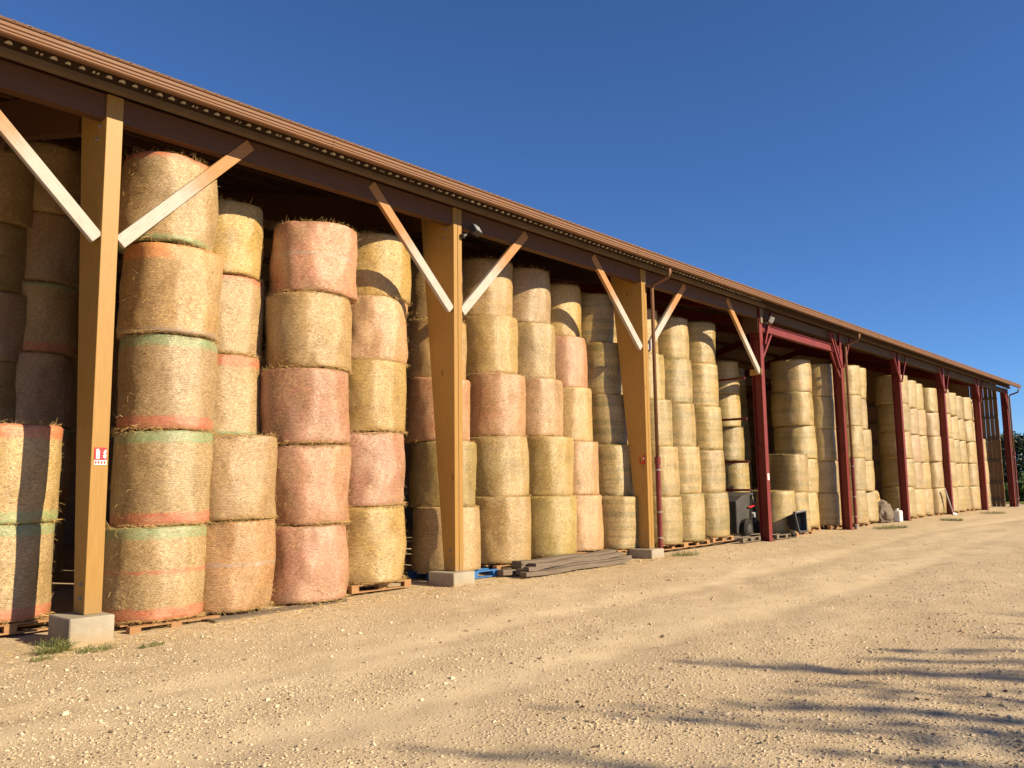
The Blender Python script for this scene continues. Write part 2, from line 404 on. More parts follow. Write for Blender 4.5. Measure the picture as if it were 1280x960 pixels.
def strands(n, pos, length, width, dirs, lift=0.0, bend=.25):
    """thin three-sided straws; pos (n,3), dirs (n,3)"""
    d = dirs/np.linalg.norm(dirs, axis=1, keepdims=True); L = length[:, None]; w = width[:, None]
    ref = nr.normal(0, 1, (n, 3)); a = np.cross(d, ref); a /= np.linalg.norm(a, axis=1, keepdims=True)+1e-9; b = np.cross(d, a)
    mid = pos + d*L*.5 + a*L*bend*nr.uniform(-.5, .5, (n, 1)); end = pos + d*L + a*L*bend*nr.uniform(-1, 1, (n, 1))
    V = []
    for p, k in ((pos, 1.0), (mid, .9), (end, .5)):
        for t in (0, 2.094, 4.189): V.append(p + (a*math.cos(t)+b*math.sin(t))*w*k)
    V = np.stack(V, 1).reshape(-1, 3)
    f = []
    for r0 in (0, 3):
        for k in range(3):
            k2 = (k+1) % 3; f.append((r0+k, r0+k2, r0+3+k2, r0+3+k))
    f = np.array(f); return V, (f[None]+9*np.arange(n)[:, None, None]).reshape(-1, 4)

# loose straw lying along the foot of the stacks
n_ = 5200
sx = nr.uniform(-2, 40, n_)**1.0; sy = -.45 + np.abs(nr.normal(0, .55, n_))*np.where(nr.random(n_) < .5, 1, -1)*.8 + .3
sx = np.where(nr.random(n_) < .6, nr.uniform(-2, 13, n_), sx)
ang = nr.uniform(0, 6.28, n_); dd = np.stack([np.cos(ang), np.sin(ang), nr.normal(0, .12, n_)], -1)
V, Fq = strands(n_, np.stack([sx, sy, surf(sx, sy)+.012], -1), nr.uniform(.04, .16, n_), nr.uniform(.001, .0022, n_), dd)
o = link('loose_straw', np_mesh('loose_straw', V, Fq, M_FRINGE, False)); o['kind'] = 'stuff'
tag(o, 'loose straw strewn on the gravel along the foot of the bales', 'straw')

# ------------------------------------------------------------------ barns
XL, XM, XR = -12.0, 18.0, 48.35
timber = tag(empty('timber_barn', (XL, 0, 0)), 'open timber-framed half of the long barn, with honey-coloured posts and wooden braces', 'barn')
steel = tag(empty('steel_barn', (XM, 0, 0)), 'far red steel-framed half of the long barn, beyond the timber posts', 'barn')
def part(mb, name, mat, root, **k):
    """build in world coordinates under a thing whose Empty sits at root.location"""
    o = mb.build(name, mat, None, **k); o.parent = root; o.matrix_parent_inverse = Matrix.Translation(-root.location); return o
def sub(mb, name, mat, par, **k):
    o = mb.build(name, mat, par, **k); return o

EAVE_Y, ROOF_S = -.53, .268
def roof_z(y):
    return 6.675 + (y - EAVE_Y)*ROOF_S if y <= 9 else 6.675 + (9.53)*ROOF_S - (y-9)*ROOF_S
def roof(root, x0, x1):
    pitch = .16; n = int((x1-x0)/pitch)*8
    xs = np.linspace(x0, x1, n+1); wave = .019*np.cos((xs - XL)*2*math.pi/pitch)
    rows = [(EAVE_Y, 0), (3, 0), (9, 0), (15, 0), (18.53, 0)]
    V = []; 
    for th in (0.018, 0.010):
        for y, _ in rows:
            V.append(np.stack([xs, np.full_like(xs, y), roof_z(y)+wave+th], -1))
    m = len(xs); V = np.concatenate(V); f = []
    k = np.arange(m-1)
    for s in range(2):
        for r_ in range(len(rows)-1):
            a = (s*len(rows)+r_)*m; f.append(np.stack([a+k, a+k+1, a+m+k+1, a+m+k], -1) if s == 0 else np.stack([a+k, a+m+k, a+m+k+1, a+k+1], -1))
    b = len(rows)*m; f.append(np.stack([k, b+k, b+k+1, k+1], -1))
    o = link('roof', np_mesh('roof', V, np.concatenate(f), M_ROOF)); o.parent = root; o.matrix_parent_inverse = Matrix.Translation(-root.location)
    for y in np.arange(.9, 18, 1.35):
        mb = MB(); z = roof_z(y)-.03; mb.box((x0+.05, y-.04, z-.16), (x1-.05, y+.04, z)); part(mb, 'purlin', M_BEAM, root)
roof(timber, XL, XM); roof(steel, XM, XR)
def wallpart(root, name, a, b, mat):
    mb = MB(); mb.box(a, b); return part(mb, name, mat, root)
for root, x0, x1 in ((timber, XL, XM), (steel, XM, XR)):
    wallpart(root, 'back_wall', (x0+.01, 18.0, -.3), (x1-.01, 18.08, 6.815), M_BOARD)
    wallpart(root, 'fascia', (x0, -.10, 6.562), (x1, -.07, 6.83), M_FASCIA)
    wallpart(root, 'eave_strip', (x0, -.135, 6.485), (x1, -.02, 6.555), M_STRIP if root is timber else M_FASCIA)
mb = MB(); mb.box((XL, -.05, -.3), (XL+.06, 18, 6.65)); mb.add([(XL, 0, 6.65), (XL, 18, 6.65), (XL, 9, 9.1)], [(0, 1, 2)]); part(mb, 'gable_wall', M_BOARD, timber)

# gutter in lengths, with its moulded front
GP = [(-.475, 6.415), (-.565, 6.40), (-.585, 6.425), (-.578, 6.46), (-.592, 6.475), (-.592, 6.515), (-.582, 6.525), (-.598, 6.545), (-.600, 6.60), (-.592, 6.61),
      (-.612, 6.622), (-.618, 6.638), (-.610, 6.652), (-.598, 6.648), (-.59, 6.62), (-.575, 6.44), (-.485, 6.43), (-.478, 6.62), (-.468, 6.62)]
GP = [(y, 6.65-(6.65-z)*.62) for y, z in GP]
def gutter(root, cuts):
    for i in range(len(cuts)-1):
        mb = MB(); mb.prism(GP, cuts[i]+.004, cuts[i+1]-.004); g_ = part(mb, 'gutter', M_GUTTER, root)
        jb = MB(); x = cuts[i]
        pts = [(y*1.0+(-.006 if y < -.53 else .004), z+(-.006 if z < 6.5 else .004)) for y, z in GP[:14]]
        if i: jb.prism(pts, x-.02, x+.02); jo = sub(jb, 'gutter_joint', M_GUTTER, g_)
gutter(timber, [XL, -5.2, 2.8, 10.8, XM]); gutter(steel, [XM, 26.0, 34.0, 42.0, XR+.25])

for root, x0, x1 in ((timber, XL, XM), (steel, XM, XR)): wallpart(root, 'eave_sun_block', (x0, -.505, 6.58), (x1, -.475, 6.722), M_FASCIA)  # added strip that keeps sun from leaking in over the gutter
# pale domes standing in for spots of sunlight, three whole and one split, repeating
mb = MB(); x = XL + .08; k = 0
while x < XM - .2:
    for dx, w, h in (((0, .040, .030),) if k % 4 else ((-.026, .016, .018), (.026, .014, .015))):
        jit = rng.uniform(.8, 1.15); n = 8; x0 = x+dx; zc = 6.622
        ring = [(x0+w*jit*math.cos(t), -.1, zc+h*jit*math.sin(t)) for t in [math.pi*i/n for i in range(n+1)]]
        front = [(x0+.7*(px-x0), -.135, zc+.004+.7*(pz-zc)) for px, _, pz in ring]
        m_ = n+1; mb.add(ring+front, [(i, i+1, m_+i+1, m_+i) for i in range(n)] + [tuple(range(m_, 2*m_))] + [(0, m_, 2*m_-1, m_-1)])
    x += .16; k += 1
o = part(mb, 'sun_spot', M_SUNSPOT, timber); o['kind'] = 'stuff'

def bolt(par, x, y, z, axis):
    mb = MB(); d = Vector(axis)*.018; p = Vector((x, y, z)); mb.tube([p, p+d], .02, 8); mb.tube([p+d, p+d*1.6], .011, 6); sub(mb, 'bolt', M_GREY, par)

# tapered glulam posts
for i in range(-1, 3):
    X = 6.0*i; zb = .137 if i >= 0 else .1; g0 = ground_z(X)
    mb = MB(); w = .2
    front = [(0, zb), (0, 6.47)]; prof = [(0, zb), (.27, zb), (.78, 5.6), (.86, 6.47), (0, 6.47)]
    if i < 1: prof = [(0, zb), (.30, zb), (.72, 5.6), (.80, 6.47), (0, 6.47)]
    n = len(prof)
    if i == 1 or i == 2:          # two leaves with a thin gap
        for xa, xb in ((X-.2, X-.108), (X-.098, X)): mb.prism(prof, xa, xb)
        mb.prism([(y+(.012 if y < .1 else -.012), z) for y, z in prof], X-.108, X-.098)
    else: mb.prism(prof, X-.2, X)
    c = part(mb, 'timber_post', M_GLULAM, timber, bevel=.004)
    for (by, bz) in ((.10, 6.26), (.17, 6.10), (.25, 5.95), (.12, zb+.34), (.12, zb+.18)):
        mb = MB(); p = Vector((X-.201, by, bz)); mb.tube([p, p+Vector((-.015, 0, 0))], .022, 8); mb.tube([p+Vector((-.015, 0, 0)), p+Vector((-.03, 0, 0))], .012, 6)
        b_ = part(mb, 'bolt', M_GREY, timber); b_.parent = c; b_.matrix_parent_inverse = Matrix.Identity(4)
    mb = MB(); mb.box((X-.43, -.20, g0-.3), (X+.07, .42, zb-.002)); f_ = part(mb, 'footing_block', M_CONC, timber, bevel=.012)
# steel I-section posts
for i in range(3, 9):
    X = 6.0*i; g0 = ground_z(X)-.06; T = 6.47; mb = MB(); dB, dT = .25, .28
    mb.box((X-.2, 0, g0), (X, .018, T))
    mb.prism([(.018, g0), (dB, g0), (dT, T), (.018, T)], X-.108, X-.095)
    mb.prism([(dB, g0), (dB+.018, g0), (dT+.018, T), (dT, T)], X-.2, X)
    for z in (2.6, 5.55): mb.box((X-.19, .02, z), (X-.01, dB, z+.012))
    mb.box((X-.26, -.06, ground_z(X)-.03), (X+.06, .36, ground_z(X)+.015))
    part(mb, 'steel_post', M_RED, steel)
# rafters
for i in range(-1, 9):
    X = 6.0*i - .1; root = timber if i < 3 else steel; mat = M_BEAM if i < 3 else M_RED
    mb = MB(); h = .6 if i < 3 else .32
    for ya, yb in ((.9 if i < 3 else .6, 8.97), (9.03, 17.9)):
        pa = [(ya, roof_z(ya)-.22-h), (yb, roof_z(yb)-.22-h), (yb, roof_z(yb)-.22), (ya, roof_z(ya)-.22)]
        mb.prism(pa, X-.09, X+.09)
    part(mb, 'rafter', mat, root)
# eave beams from post to post
for i in range(-2, 8):
    root = timber if i < 3 else steel
    mb = MB(); x0 = max(6*i, XL); x1 = 6*(i+1)-.2
    if i < 3: mb.box((x0+.002, .03, 6.155), (x1-.002, .19, 6.47)); part(mb, 'eave_beam', M_BEAM, root, bevel=.004)
    else: mb.box((x0+.002, .05, 6.22), (x1-.002, .17, 6.465)); part(mb, 'eave_beam', M_FASCIA, root)
    mb = MB(); mb.box((x0+.003, .9, 6.0+.5), (x1-.003, .98, 6.0+.76)); part(mb, 'inner_purlin', M_BEAM, root)
# wooden braces, built along their own x so that the grain follows
def brace(p, q, root, w=.165, t=.075):
    p = Vector(p); q = Vector(q); d = (q-p); L = d.length; d.normalize()
    mb = MB(); mb.box((0, -t/2, -w/2), (L, t/2, w/2))
    o = mb.build('brace', M_BRACE, None, bevel=.006)
    zax = Vector((0, 1, 0)).cross(d) * -1
    m = Matrix((d, Vector((0, 1, 0)), d.cross(Vector((0, 1, 0))))).transposed().to_4x4(); m.translation = p
    o.parent = root; o.matrix_parent_inverse = Matrix.Translation(-root.location); o.matrix_basis = m
for i in range(0, 4):
    X = 6.0*i; root = timber if i < 3 else steel
    brace((X-.235, .055, 4.62), (X-2.02, .055, 6.42), timber)
    if i < 3: brace((X+.035, .055, 4.62), (X+1.80, .055, 6.42), timber)
# timber casing round the head of the first red post
mb = MB(); mb.box((17.775, -.02, 4.55), (17.798, .34, 4.72)); part(mb, 'post_cleat', M_GLULAM, timber); mb = MB(); mb.box((17.775, .03, 5.75), (17.798, .5, 6.46)); part(mb, 'post_cleat', M_BEAM, timber)
mb = MB(); mb.box((17.84, -.035, 6.03), (17.97, -.004, 6.45)); part(mb, 'post_cap', M_STRIP, steel)
# thin red struts fanning from the steel posts
for i in range(4, 9):
    X = 6*i-.1
    for s in (-1, 1):
        if i == 8 and s > 0: continue
        mb = MB(); mb.bar((X+s*.09, -.03, 5.35), (X+s*.80, -.03, 6.44), .05, .05, (0, 1, 0)); part(mb, 'strut', M_RED, steel)
# red header between the first two red posts, with knee braces
mb = MB(); z0, z1 = 5.80, 6.03
mb.box((18.002, -.02, z1-.014), (23.798, .13, z1)); mb.box((18.002, -.02, z0), (23.798, .13, z0+.014)); mb.box((18.002, .02, z0+.014), (23.798, .032, z1-.014)); part(mb, 'header_beam', M_RED, steel)
for a, b in (((18.01, .05, 5.05), (18.62, .05, 5.79)), ((23.79, .05, 5.0), (23.1, .05, 5.79)), ((18.01, -.04, 5.45), (18.5, -.04, 6.42)), ((23.6, -.04, 5.3), (22.85, -.04, 6.42))):
    mb = MB(); mb.bar(a, b, .075, .06, (0, 1, 0)); part(mb, 'knee_brace', M_RED, steel)
# partition rails running into the barn from the first red post
for z in (1.35, 2.14, 3.36, 4.52):
    mb = MB(); mb.box((17.86, .56, z-.03), (17.94, 4.6, z+.03)); part(mb, 'partition_rail', M_RED, steel)
mb = MB(); mb.box((17.84, 4.6, -.1), (17.96, 4.72, 8)); part(mb, 'partition_post', M_RED, steel)

# downpipes: copper swan neck and upper pipe, thicker red lower pipe with pale clips
def downpipe(x, root, ztop, zcut, py=-.07):
    g0 = ground_z(x)
    mb = MB(); mb.tube([(x, -.53, ztop+.02), (x, -.53, ztop-.08), (x-.01, -.49, ztop-.16), (x-.03, -.30, ztop-.24), (x-.04, py-.05, ztop-.29), (x-.04, py, ztop-.37), (x-.04, py, zcut)], .042, 12)
    d = part(mb, 'downpipe', M_GUTTER, root, smooth=True)
    mb = MB(); mb.tube([(x-.04, py, zcut+.03), (x-.04, py, g0+.16)], .058, 14); mb.tube([(x-.04, py, zcut-.12), (x-.04, py, zcut+.04)], .070, 14)
    lo = part(mb, 'lower_pipe', M_REDPIPE, root, smooth=False)
    for zz in (zcut-.25, (zcut+g0)/2-.1, g0+.42):
        mb = MB(); mb.tube([(x-.04, py, zz-.013), (x-.04, py, zz+.013)], .066, 14); c = part(mb, 'pipe_clip', M_GREY, root); c.parent = lo; c.matrix_parent_inverse = Matrix.Identity(4)
    mb = MB(); mb.tube([(x-.04, py, g0-.1), (x-.04, py, g0+.17)], .075, 14); part(mb, 'pipe_shoe', M_CONC, root)
downpipe(12.17, timber, 6.42, 2.12); downpipe(24.16, steel, 6.42, 2.3); downpipe(48.20, steel, 6.42, 3.0)

# far gable: vertical boards with narrow gaps, on rails
gable = empty('gable_wall', (0, 0, 0)); gable.parent = steel; gable.matrix_parent_inverse = Matrix.Translation(-steel.location)
y = .55; k = 0; far = MB()
while y < 17.8:
    w = rng.uniform(.20, .24); tgt = MB() if k < 22 else far
    tgt.box((48.20+rng.choice((0, .012, .02)), y, .0), (48.25+rng.uniform(0,.004), y+w-(.022 if y < 1.7 else .002), roof_z(y)-.002))
    if k < 22: b_ = tgt.build('board', M_BOARD); b_.parent = gable
    y += w; k += 1
fo_ = far.build('far_boards', M_BOARD); fo_.parent = gable; fo_['kind'] = 'stuff'
for z in (.45, 1.35, 2.55, 3.75, 4.95, 6.0):
    mb = MB(); mb.box((48.08, .54, z-.06), (48.215, 17.6, z+.06)); r_ = mb.build('rail', M_OLDWOOD); r_.parent = gable
for yy in (3.0, 6.0, 9.0):
    mb = MB(); mb.box((47.9, yy, -.1), (48.07, yy+.2, roof_z(yy)-.2)); r_ = mb.build('stud', M_RED); r_.parent = gable
wallpart(steel, 'corner_trim', (48.03, -.03, .02), (48.12, .03, 6.46), M_STRIP)

# ------------------------------------------------------------------ bales
BR, BH = .63, 1.15
def bale_mesh(seed, soft):
    r = random.Random(seed); nseg = 72
    prof = [(0, .0), (.25, .003), (.45, .0), (.57, .002), (.608, .010), (.624, .028), (.631, .07)]
    mids = [(.632+.010*math.sin(math.pi*t), .07+1.01*t) for t in [j/16 for j in range(1, 16)]]
    prof2 = prof + mids + [(.631, 1.08), (.624, 1.122), (.608, 1.140), (.57, 1.148), (.45, 1.15), (.25, 1.148), (0, 1.15)]
    off = Vector((r.uniform(0, 90), r.uniform(0, 90), r.uniform(0, 90)))
    V = []; F_ = []; U = []
    lo = 1 + .0
    def disp(rad, z, t):
        p = Vector((math.cos(t)*1.1, math.sin(t)*1.1, z*1.1)) + off
        a = noise.noise(p*1.1)*.030*soft + noise.noise(p*3.1)*.009*soft + noise.noise(p*9)*.005
        edge = min(z, BH-z)
        sag = noise.noise(Vector((math.cos(t)*1.4, math.sin(t)*1.4, 0 if z < .5 else 7)) + off)*.035*soft
        return a, sag*math.exp(-edge/.12)
    n = len(prof2)
    V.append((0, 0, 0))
    for (rad, z) in prof2[1:-1]:
        for k in range(nseg):
            t = 2*math.pi*k/nseg; a, sg = disp(rad, z, t)
            rr = rad + (a*min(1, rad/.5)) ; zz = z
            if rad > .5: zz += (noise.noise(Vector((math.cos(t)*3, math.sin(t)*3, z*4))+off)*.012)
            rr += sg*min(1, rad/.6)
            V.append((rr*math.cos(t), rr*math.sin(t), zz))
    V.append((0, 0, BH))
    ring = lambda i, k: 1 + i*nseg + (k % nseg)
    m = n-2
    for k in range(nseg):
        F_.append((0, ring(0, k+1), ring(0, k))); F_.append((len(V)-1, ring(m-1, k), ring(m-1, k+1)))
    for i in range(m-1):
        for k in range(nseg): F_.append((ring(i, k), ring(i, k+1), ring(i+1, k+1), ring(i+1, k)))
    me = bpy.data.meshes.new('straw_bale'); me.from_pydata(V, [], F_)
    uvl = me.uv_layers.new(name='UVMap')
    for pl in me.polygons:
        us = []
        for li in pl.loop_indices:
            x, y, z = me.vertices[me.loops[li].vertex_index].co
            us.append([(math.atan2(y, x) % (2*math.pi))*BR, x, y, z, li])
        cap = all(math.hypot(a[1], a[2]) < .575 for a in us)
        mx = max(a[0] for a in us)
        for a in us:
            if cap: uvl.data[a[4]].uv = (a[1]*1.0, a[2] + (.5 if a[3] > .5 else .5))
            else:
                u = a[0]; u = u + 2*math.pi*BR if mx-u > 1.5 else u
                uvl.data[a[4]].uv = (u, a[3])
    me.materials.append(M_STRAW); me.polygons.foreach_set('use_smooth', [True]*len(me.polygons)); me.update()
    return me
BMESH = [bale_mesh(100+i, s) for i, s in enumerate((1.2, 1.6, 2.0, .8, 1.0, .7))]
def fringe_mesh(kind):
    """straws that stick out of a bale: along both rims, a few all over, and a mop on an uncovered top"""
    if kind == 'mop': nt, nb, ns, lt = 300, 220, 240, .062
    elif kind == 'rim': nt, nb, ns, lt = 480, 480, 320, .055
    else: nt, nb, ns, lt = 110, 110, 110, .045
    n = nt+nb+ns; a = nr.uniform(0, 6.283, n); z = np.empty(n); rad = np.empty(n)
    z[:nt] = 1.135+nr.normal(0, .012, nt); rad[:nt] = .620 - np.abs(nr.normal(0, .02 if kind != 'mop' else .07, nt))
    z[nt:nt+nb] = .02+np.abs(nr.normal(0, .012, nb)); rad[nt:nt+nb] = .618+nr.normal(0, .01, nb)
    z[nt+nb:] = nr.uniform(.1, 1.05, ns); rad[nt+nb:] = .632
    pos = np.stack([rad*np.cos(a), rad*np.sin(a), z], -1); out = np.stack([np.cos(a), np.sin(a), 0*a], -1); tan = np.stack([-np.sin(a), np.cos(a), 0*a], -1)
    upv = np.array([0, 0, 1.0])
    d = tan*nr.normal(0, 1.0, (n, 1)) + out*np.abs(nr.normal(.35, .3, (n, 1)))
    d[:nt] += upv*nr.normal(.25 if kind != 'mop' else .35, .35, (nt, 1)); d[nt:nt+nb] -= upv*np.abs(nr.normal(.2, .25, (nb, 1))); d[nt+nb:] += upv*nr.normal(0, .7, (ns, 1)) - out[nt+nb:]*.1
    V, Fq = strands(n, pos, np.abs(nr.normal(lt, lt*.35, n))+.015, nr.uniform(.0011, .0024, n), d)
    return np_mesh('straw_fringe', V, Fq, M_FRINGE, False)
FR = {k: [fringe_mesh(k) for _ in range(3)] for k in ('mop', 'rim', 'few')}

TINT = dict(g=(0.419, 0.284, 0.098), t=(0.398, 0.266, 0.120), p=(0.438, 0.224, 0.141), o=(0.438, 0.244, 0.114), y=(0.408, 0.299, 0.115), l=(0.335, 0.244, 0.079), b=(0.412, 0.295, 0.148), k=(0.453, 0.290, 0.162), w=(0.435, 0.309, 0.140))
TNAME = dict(g='golden bale', t='tan bale', p='pink-netted bale', o='orange-tan bale', y='pale yellow bale', l='olive-gold bale', b='beige bale', k='pale pinkish bale', w='bright pale bale')
GREEN = (.17, .27, .135); RED = (.42, .105, .06); GREY = (.30, .24, .20)
LEVELS = {6: ['bottom', 'second up', 'third up', 'third from top', 'second from top', 'top'], 5: ['bottom', 'second up', 'middle', 'second from top', 'top'], 3: ['bottom bale', 'middle bale', 'top bale'], 2: ['lower bale', 'upper bale'], 1: ['single bale']}
# name: (where, y (one or per bale), radius, z0, z1, x per bale from the ground up, tones, bands, banding, pallet)
T = 'in the '
STACKS = [
 ('two-bale stack left of the fire-sign post', 1.75, .64, -.02, 2.42, [-.56, -.57], 'bb', {0: ('G', 'R', ''), 1: ('R', 'G', '')}, .1, 'wood'),
 ('stack just right of the fire-sign post', .74, .64, -.09, 6.04, [.99, 1.06, 1.07, 1.06, .96], 'bbbtb', {0: ('G', 'R', 'r'), 1: ('G', 'R', ''), 2: ('G', 'R', ''), 3: ('o', 'd', ''), 4: ('r', 'g', '')}, .1, 'wood'),
 ('second stack right of the fire-sign post', [.72, .74, 1.45, 1.5, 1.5], .63, -.08, 5.90, [2.05, 2.03, 2.24, 2.25, 2.22], 'otwwg', {0: ('', '', 'd'), 2: ('R', 'g', ''), 3: ('r', '', '')}, .1, None),
 ('third stack right of the fire-sign post', .80, .68, -.10, 5.67, [3.31, 3.35, 3.31, 3.35, 3.42], 'ppptp', {4: ('', '', 'd')}, .05, None),
 ('fourth stack right of the fire-sign post', [.85, .95, 1.1, 1.2, 1.3], .68, .05, 5.93, [4.55, 4.62, 4.75, 4.88, 5.03], 'gpgkg', {}, .05, 'wood'),
 ('stack half hidden by the black-floodlight post', [.9, 1.03, 1.16, 1.29, 1.42], .63, .06, 5.75, [6.45, 6.52, 6.45, 6.48, 6.54], 'tlptt', {}, .2, 'blue'),
 ('first stack right of the black-floodlight post', [.85, 1.0, 1.15, 1.3, 1.45], .64, .10, 6.09, [7.81, 7.95, 8.0, 8.0, 8.0], 'gyogt', {}, .25, 'wood'),
 ('second stack right of the black-floodlight post', [.85, 1.0, 1.15, 1.3, 1.45], .64, .14, 6.12, [9.24, 9.34, 9.27, 9.28, 9.25], 'llkwb', {}, .2, 'wood'),
 ('third stack right of the black-floodlight post', [.97, 1.12, 1.27, 1.42, 1.57], .62, .16, 6.02, [10.38, 10.49, 10.48, 10.56, 10.56], 'kkwpg', {}, .1, 'wood'),
 ('stack just left of the timber downpipe post', [.9, 1.05, 1.2, 1.35, 1.5], .62, .12, 6.01, [11.75, 11.88, 11.94, 11.92, 11.89], 'yyyyy', {}, .8, 'wood'),
 ('stack just right of the timber downpipe post', [.85, 1.0, 1.15, 1.3, 1.45], .62, .13, 5.93, [13.45, 13.6, 13.66, 13.66, 13.68], 'yyyyy', {}, .6, 'wood'),
 ('second stack right of the timber downpipe post', [.9, 1.03, 1.16, 1.29, 1.42], .62, .13, 5.88, [14.68, 14.78, 14.85, 14.95, 15.08], 'yyyyy', {}, .7, 'wood'),
 ('third stack right of the timber downpipe post', [.85, .98, 1.11, 1.24, 1.37], .62, .17, 5.94, [15.9, 16.03, 16.15, 16.31, 16.46], 'yyyyy', {}, .8, 'wood'),
 ('set-back stack behind the red partition rails', 3.0, .63, .1, 5.5, [21.4, 21.5, 21.2, 21.05, 21.0], 'yyyyy', {}, .6, None),
 ('shaded stack deep behind the first red post', 3.6, .63, .1, 5.5, [22.9, 22.85, 22.85, 22.8, 22.75], 'yyyyy', {}, .6, None),
 ('broad stack under the red header beam', 1.25, .66, .10, 5.53, [22.7, 22.75, 22.72, 22.66, 22.68], 'yyyyy', {}, .7, 'wood'),
 ('two-bale stack in front of the broad stack', .80, .62, .06, 2.4, [20.98, 21.0], 'yy', {}, .6, 'wood'),
 ('lone bale right beside the first red post', .70, .62, .06, 1.3, [19.66], 'y', {}, .5, 'wood'),
 ('stack just left of the second red post', 1.0, .6, .12, 5.5, [24.1, 24.1, 24.05, 24.05, 24.05], 'yyyyy', {}, .5, 'wood'),
 ('first stack right of the second red post', .74, .62, .10, 5.6, [25.72, 25.82, 25.84, 25.82, 25.84], 'yyyyy', {}, .5, 'wood'),
 ('second stack right of the second red post', .95, .62, .10, 5.65, [27.35, 27.2, 27.12, 26.95, 26.89], 'yyyyy', {}, .5, 'wood'),
 ('set-back stack left of the third red post', 1.75, .62, .10, 5.35, [29.0, 29.0, 29.0, 28.95, 28.95], 'yykky', {}, .5, None),
 ('first stack right of the third red post', .74, .62, .12, 5.72, [31.22, 31.29, 31.2, 31.14, 31.08], 'yyyyy', {}, .6, 'wood'),
 ('second stack right of the third red post', .82, .62, .12, 5.62, [32.55, 32.6, 32.55, 32.5, 32.4], 'ywkwy', {}, .4, 'wood'),
 ('third stack right of the third red post', .9, .62, .12, 5.6, [34.0, 33.95, 33.85, 33.75, 33.65], 'yyywy', {}, .5, 'wood'),
 ('stack just left of the fourth red post', .74, .62, .15, 5.5, [35.32, 35.28, 35.2, 35.15, 35.1], 'ywwwy', {}, .3, 'wood'),
 ('first stack right of the fourth red post', .74, .62, .15, 5.6, [37.3, 37.35, 37.3, 37.2, 37.0], 'yyyyy', {}, .5, 'wood'),
 ('second stack right of the fourth red post', .8, .62, .15, 5.55, [38.62, 38.7, 38.6, 38.55, 38.4], 'yylyy', {}, .5, 'wood'),
 ('third stack right of the fourth red post', .9, .62, .15, 5.5, [39.94, 39.98, 39.88, 39.8, 39.7], 'yyyyy', {}, .5, 'wood'),
 ('fourth stack right of the fourth red post', .78, .62, .15, 5.5, [41.2, 41.2, 41.12, 41.05, 40.95], 'yywyy', {}, .4, 'wood'),
 ('stack behind the fifth red post', .9, .62, .15, 5.5, [42.55, 42.55, 42.5, 42.4, 42.3], 'yyyyy', {}, .4, None),
 ('short stack just right of the fifth red post', .9, .6, .15, 3.6, [43.9, 43.9, 43.85], 'yyy', {}, .4, None),
 ('tall dark stack deep inside the left bay', 5.8, .64, .15, 7.69, [1.05, 1.11, 1.08, 1.11, 1.14, 1.10], 'ttktkt', {1: ('G', 'R', ''), 3: ('g', 'R', '')}, .1, None),
 ('leftmost dark stack deep inside the left bay', 5.8, .64, .1, 7.36, [.30, .35, .33, .37, .32, .36], 'tttktt', {}, .1, None),

]
BANDS = {'G': (GREEN, .16), 'g': (GREEN, .09), 'R': (RED, .18), 'r': (RED, .10), 'd': (GREY, .08), 'o': ((.5, .20, .08), .22)}
BN = {'G': 'green', 'g': 'faint green', 'R': 'red', 'r': 'thin red', 'd': 'grey', 'o': 'rusty orange'}
bcount = 0
def set_band(o, nm, code, mid=False):
    c, w = BANDS[code] if code else ((0, 0, 0), 0.0)
    if mid and code: w = .035
    o[nm] = [float(v) for v in c]; o[nm + '_width'] = float(w)
def make_bale(x, y, z, r, h, tone, bands, banding, label, near, istop, group):
    global bcount
    soft = rng.choice((0, 1, 2) if near else (3, 4, 5)) if near < 2 else rng.choice((0, 3, 4))
    o = link('straw_bale', BMESH[soft]); o.location = (x, y, z); o.scale = (r/.645, r/.645, h/BH)
    o.rotation_euler = (R_(rng.uniform(-1.2, 1.2)), R_(rng.uniform(-1.2, 1.2)), rng.uniform(0, 6.28))
    tt = TINT[tone]; j = rng.uniform(.93, 1.07)
    o['tint'] = [tt[0]*j, tt[1]*j*rng.uniform(.97, 1.03), tt[2]*j*rng.uniform(.9, 1.1)]; o['banding'] = float(banding)
    a, b, m_ = bands
    set_band(o, 'top_band', a); set_band(o, 'bottom_band', b); set_band(o, 'mid_band', m_, True)
    tag(o, label, 'bale', group)
    kind = 'mop' if istop and near else 'rim' if near == 1 else 'few'
    f = link('straw_fringe', rng.choice(FR[kind]), o); f['kind'] = 'stuff'
    bcount += 1
    return o
PALLETS = []
